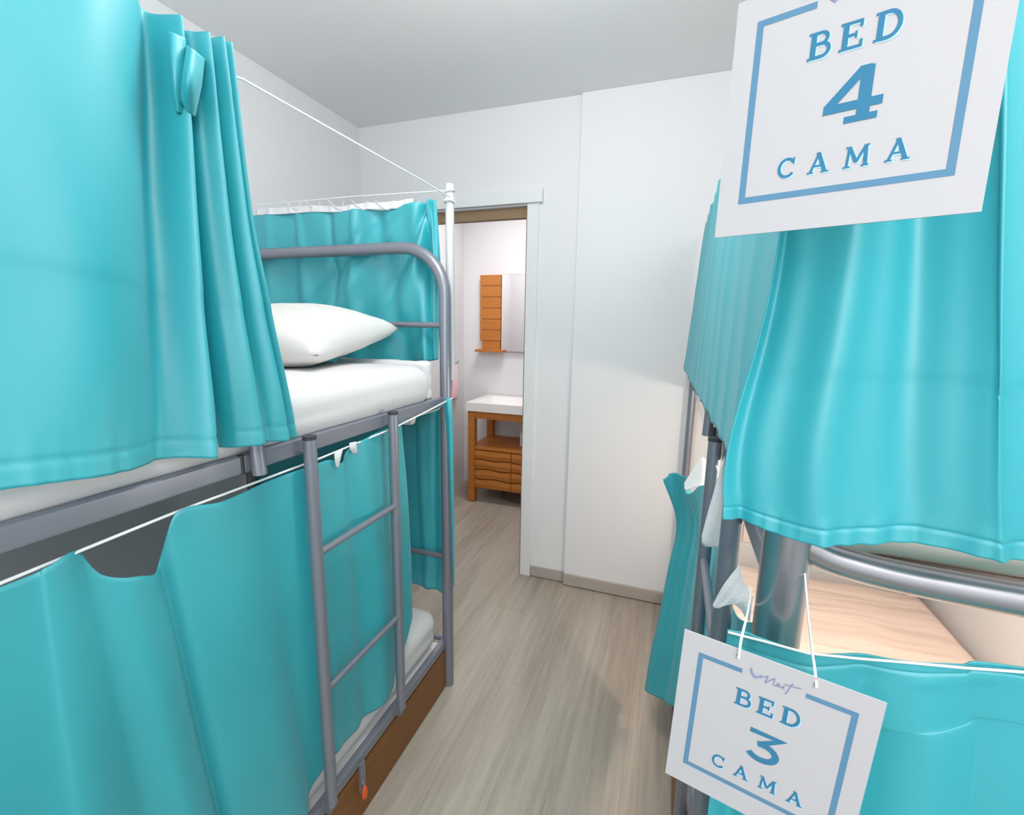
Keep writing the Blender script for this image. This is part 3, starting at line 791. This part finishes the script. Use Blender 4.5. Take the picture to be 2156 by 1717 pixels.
# ------------------------------------------------------------------ bathroom
T = M['teak']
VY = 3.33; VX0, VX1 = -1.545, -.72; VB = YB2 - .01
va = empty('vanity', ((VX0 + VX1) / 2, VY + .2, 0), 'orange teak washstand with white basin top seen through the doorway', 'vanity')
lw = .058
for x in (VX0, VX1 - lw):
    for y in (VY, VB - lw):
        box('leg', x, x + lw, y, y + lw, 0, .775, T, va, bev=.003)
bm = bmesh.new()
bm_box(bm, VX0 + lw, VX1 - lw, VY + .004, VY + .03, .715, .775); bm_box(bm, VX0 + lw, VX1 - lw, VB - .03, VB - .004, .715, .775)
bm_box(bm, VX0 + .01, VX0 + .04, VY + lw, VB - lw, .715, .775); bm_box(bm, VX1 - .04, VX1 - .01, VY + lw, VB - lw, .715, .775)
done('apron', bm, T, va)
box('shelf', VX0 + .004, VX1 - .004, VY + .01, VB - .004, .455, .475, T, va, bev=.002)
box('cabinet_box', VX0 + .02, VX1 - .02, VY + .03, VB - .01, .15, .455, T, va)
# wavy-slatted drawer fronts
def slats(name, x0, x1, z0, z1, n, parent):
    bm = bmesh.new(); hstep = (z1 - z0) / n; nx = 24
    def wav(x, k): return .0045 * math.sin((x - VX0) * 26 + k * 1.7) if 0 < k < n else 0
    for k in range(n):
        a = []; 
        for i in range(nx + 1):
            x = x0 + (x1 - x0) * i / nx
            lo = z0 + hstep * k + wav(x, k) + .003; hi = z0 + hstep * (k + 1) + wav(x, k + 1) - .003
            a.append([bm.verts.new((x, yv, zz)) for yv, zz in ((VY + .032, lo), (VY + .010, lo + .002), (VY + .004, (lo + hi) / 2), (VY + .010, hi - .002), (VY + .032, hi))])
        for i in range(nx):
            for q_ in range(4): bm.faces.new((a[i][q_], a[i + 1][q_], a[i + 1][q_ + 1], a[i][q_ + 1]))
        bm.faces.new(a[0]); bm.faces.new(a[-1])
    return done(name, bm, T, parent, False)
slats('drawer', VX0 + lw + .003, -1.172, .125, .452, 4, va)
slats('drawer', -1.166, VX1 - lw - .003, .125, .452, 4, va)
# basin top with a shallow bowl
bm = bmesh.new(); nx, ny = 40, 24; top = []
bx0, bx1, by0, by1 = VX0 - .012, VX1 + .012, VY - .015, VB
for i in range(nx + 1):
    row = []
    for j in range(ny + 1):
        u, v = i / nx, j / ny
        dd = max(abs(u - .5) / .42, abs(v - .45) / .36)
        z = .845 - .065 * max(0, min(1, (1 - dd) * 4)) ** .6
        row.append(bm.verts.new((bx0 + (bx1 - bx0) * u, by0 + (by1 - by0) * v, z)))
    top.append(row)
for i in range(nx):
    for j in range(ny): bm.faces.new((top[i][j], top[i + 1][j], top[i + 1][j + 1], top[i][j + 1]))
rim = [top[i][0] for i in range(nx + 1)] + [top[nx][j] for j in range(1, ny + 1)] + [top[i][ny] for i in range(nx - 1, -1, -1)] + [top[0][j] for j in range(ny - 1, 0, -1)]
low = [bm.verts.new((v.co.x, v.co.y, .776)) for v in rim]
for i in range(len(rim)):
    j = (i + 1) % len(rim); bm.faces.new((rim[i], rim[j], low[j], low[i]))
bm.faces.new(low)
done('basin', bm, M['ceramic'], va, False)
fa = empty('faucet', (-1.135, VB - .07, .845), 'chrome tap standing on the white basin at the door edge', 'faucet')
tube('tap_body', [(-1.135, VB - .07, .842), (-1.135, VB - .07, .93), (-1.135, VB - .075, .955)], .019, M['chrome'], fa)
tube('spout', spline([Vector(p) for p in ((-1.135, VB - .075, .925), (-1.135, VB - .13, .935), (-1.135, VB - .19, .915))], 10), .011, M['chrome'], fa)
tube('handle', [(-1.135, VB - .075, .955), (-1.135, VB - .075, .975), (-1.135, VB - .12, 1.0)], .008, M['chrome'], fa)
# mirror with slatted wooden shelf column
MY = YB2 - .002
mi = empty('mirror_cabinet', (-1.1, YB2 - .06, 1.55), 'mirror with slatted orange teak side shelf on the bathroom wall above the basin', 'mirror')
bm = bmesh.new()
z0, z1 = 1.238, 1.885
for k in range(6):
    a = 1.325 + (z1 - 1.325) * k / 6; bm_box(bm, -1.622, -1.432, MY - .05, MY, a + .003, a + (z1 - 1.325) / 6 - .003, .002)
bm_box(bm, -1.604, -1.436, MY - .044, MY, z0 + .01, z1 - .004)
done('slatted_side', bm, T, mi)
box('shelf_board', -1.65, -1.40, MY - .10, MY, z0 - .008, z0 + .012, T, mi, bev=.002)
box('mirror_glass', -1.428, -.74, MY - .034, MY - .012, z0, z1, M['mirror'], mi)
box('mirror_frame', -1.43, -.735, MY - .012, MY, z0 - .004, z1 + .004, T, mi)
# small things by the basin
bo = empty('soap_bottle', (-1.13, VY + .2, .475), 'white pump bottle on the washstand shelf at the door edge', 'bottle')
tube('bottle_body', [(-1.13, VY + .2, z) for z in (.476, .48, .52, .57, .59, .605)], lambda t: .03 if t < .75 else .03 - (t - .75) * .07, M['white'], bo, 18)
tube('pump', [(-1.13, VY + .2, .604), (-1.13, VY + .2, .632), (-1.155, VY + .195, .636)], .006, M['white'], bo, 10)
bk = empty('storage_basket', (-1.18, VY + .26, 0), 'dark low wicker basket on the floor under the teak washstand', 'basket')
bm = bmesh.new()
for z in (.012, .034, .056, .078):
    bm_tube(bm, [(-1.17 + .15 * math.cos(a), VY + .25 + .12 * math.sin(a), z) for a in [2 * PI * i / 30 for i in range(31)]], .013, 8)
bm_tube(bm, [(-1.17, VY + .25, .002), (-1.17, VY + .25, .012)], .14, 24)
done('basket_body', bm, M['basket'], bk, True)
to = empty('towel', (-1.77, 3.6, 1.1), 'pink hand towel on a hook just right of the far left bunk post', 'towel')
hk = ax(950, 766, XL)
cloth('towel_cloth', [[hk + Vector((.035, -.03, -.01)), hk + Vector((.035, -.05, -.16)), hk + Vector((.03, -.06, -.30))], [hk + Vector((.055, 0, 0)), hk + Vector((.06, 0, -.16)), hk + Vector((.055, 0, -.30))], [hk + Vector((.035, .03, -.01)), hk + Vector((.035, .05, -.16)), hk + Vector((.03, .06, -.30))]], M['pink'], to, 20, 20, (), 'x', 1, .004, 20)
box('hook_plate', XL - .001, XL + .006, hk.y - .02, hk.y + .02, hk.z - .03, hk.z + .03, M['chrome'], to)
tube('hook', [hk, hk + Vector((.04, 0, 0)), hk + Vector((.065, 0, .012)), hk + Vector((.07, 0, .03))], .006, M['chrome'], to, 10)

# wall socket inside the right bunk
so = empty('wall_socket', ay(1585, 1122, YB - .03), 'small cream wall socket behind the lower right bunk, left of the thick post', 'socket')
q = ay(1583, 1124, YB - .022)
box('socket_plate', q.x - .04, q.x + .04, q.y - .010, q.y, q.z - .045, q.z + .045, M['cream'], so, bev=.003)
tube('socket_hole', [q + Vector((.006, -.0104, 0)), q + Vector((.006, -.009, 0))], .007, M['black'], so, 12)

# ------------------------------------------------------------------ light
def area(name, loc, rot, sx, sy, power, col=(1, 1, 1)):
    l = bpy.data.lights.new(name, 'AREA'); l.shape = 'RECTANGLE'; l.size = sx; l.size_y = sy; l.energy = power; l.color = col
    o = bpy.data.objects.new(name, l); C.objects.link(o); o.location = loc; o.rotation_euler = rot
    return o
area('assumed_daylight', ((WX0 + WX1) / 2, YF - .13, 1.58), (PI / 2 + .2, 0, 0), 1.35, 1.35, 20, (.97, .985, 1))  # area light for daylight through the assumed window
def bulb(name, loc, r, power, col=(1, 1, 1)):
    l = bpy.data.lights.new(name, 'POINT'); l.shadow_soft_size = r; l.energy = power; l.color = col
    o = bpy.data.objects.new(name, l); C.objects.link(o); o.location = loc
    return o
bulb('viewer_side_fill', (.5, -.6, 2.15), .2, 20, (1, .99, .975))  # unseen fill bulb behind the viewer, added to light the curtain folds
bulb('overhead_fill', (-.36, .92, 2.34), .2, 20, (1, .99, .975))  # unseen fill bulb added to brighten ceiling, left wall and side curtain
bulb('assumed_bunk_light', (.55, 1.3, 1.06), .05, 10, (1, .86, .76))  # unseen warm light, assumed from the bright bunk interior; no lamp modelled
area('added_bathroom_light', (-1.1, 3.0, ZC - .03), (0, 0, 0), .5, .5, 12, (1, .95, .945))  # unseen light under the ceiling, added to light the bathroom
w = bpy.data.worlds.new('world'); scene.world = w; w.use_nodes = True
w.node_tree.nodes['Background'].inputs[0].default_value = (.8, .9, 1, 1); w.node_tree.nodes['Background'].inputs[1].default_value = .8

scene.view_settings.view_transform = 'Standard'
scene.view_settings.look = 'None'
scene.view_settings.exposure = .45
scene.view_settings.gamma = 1
scene.view_settings.use_curve_mapping = False
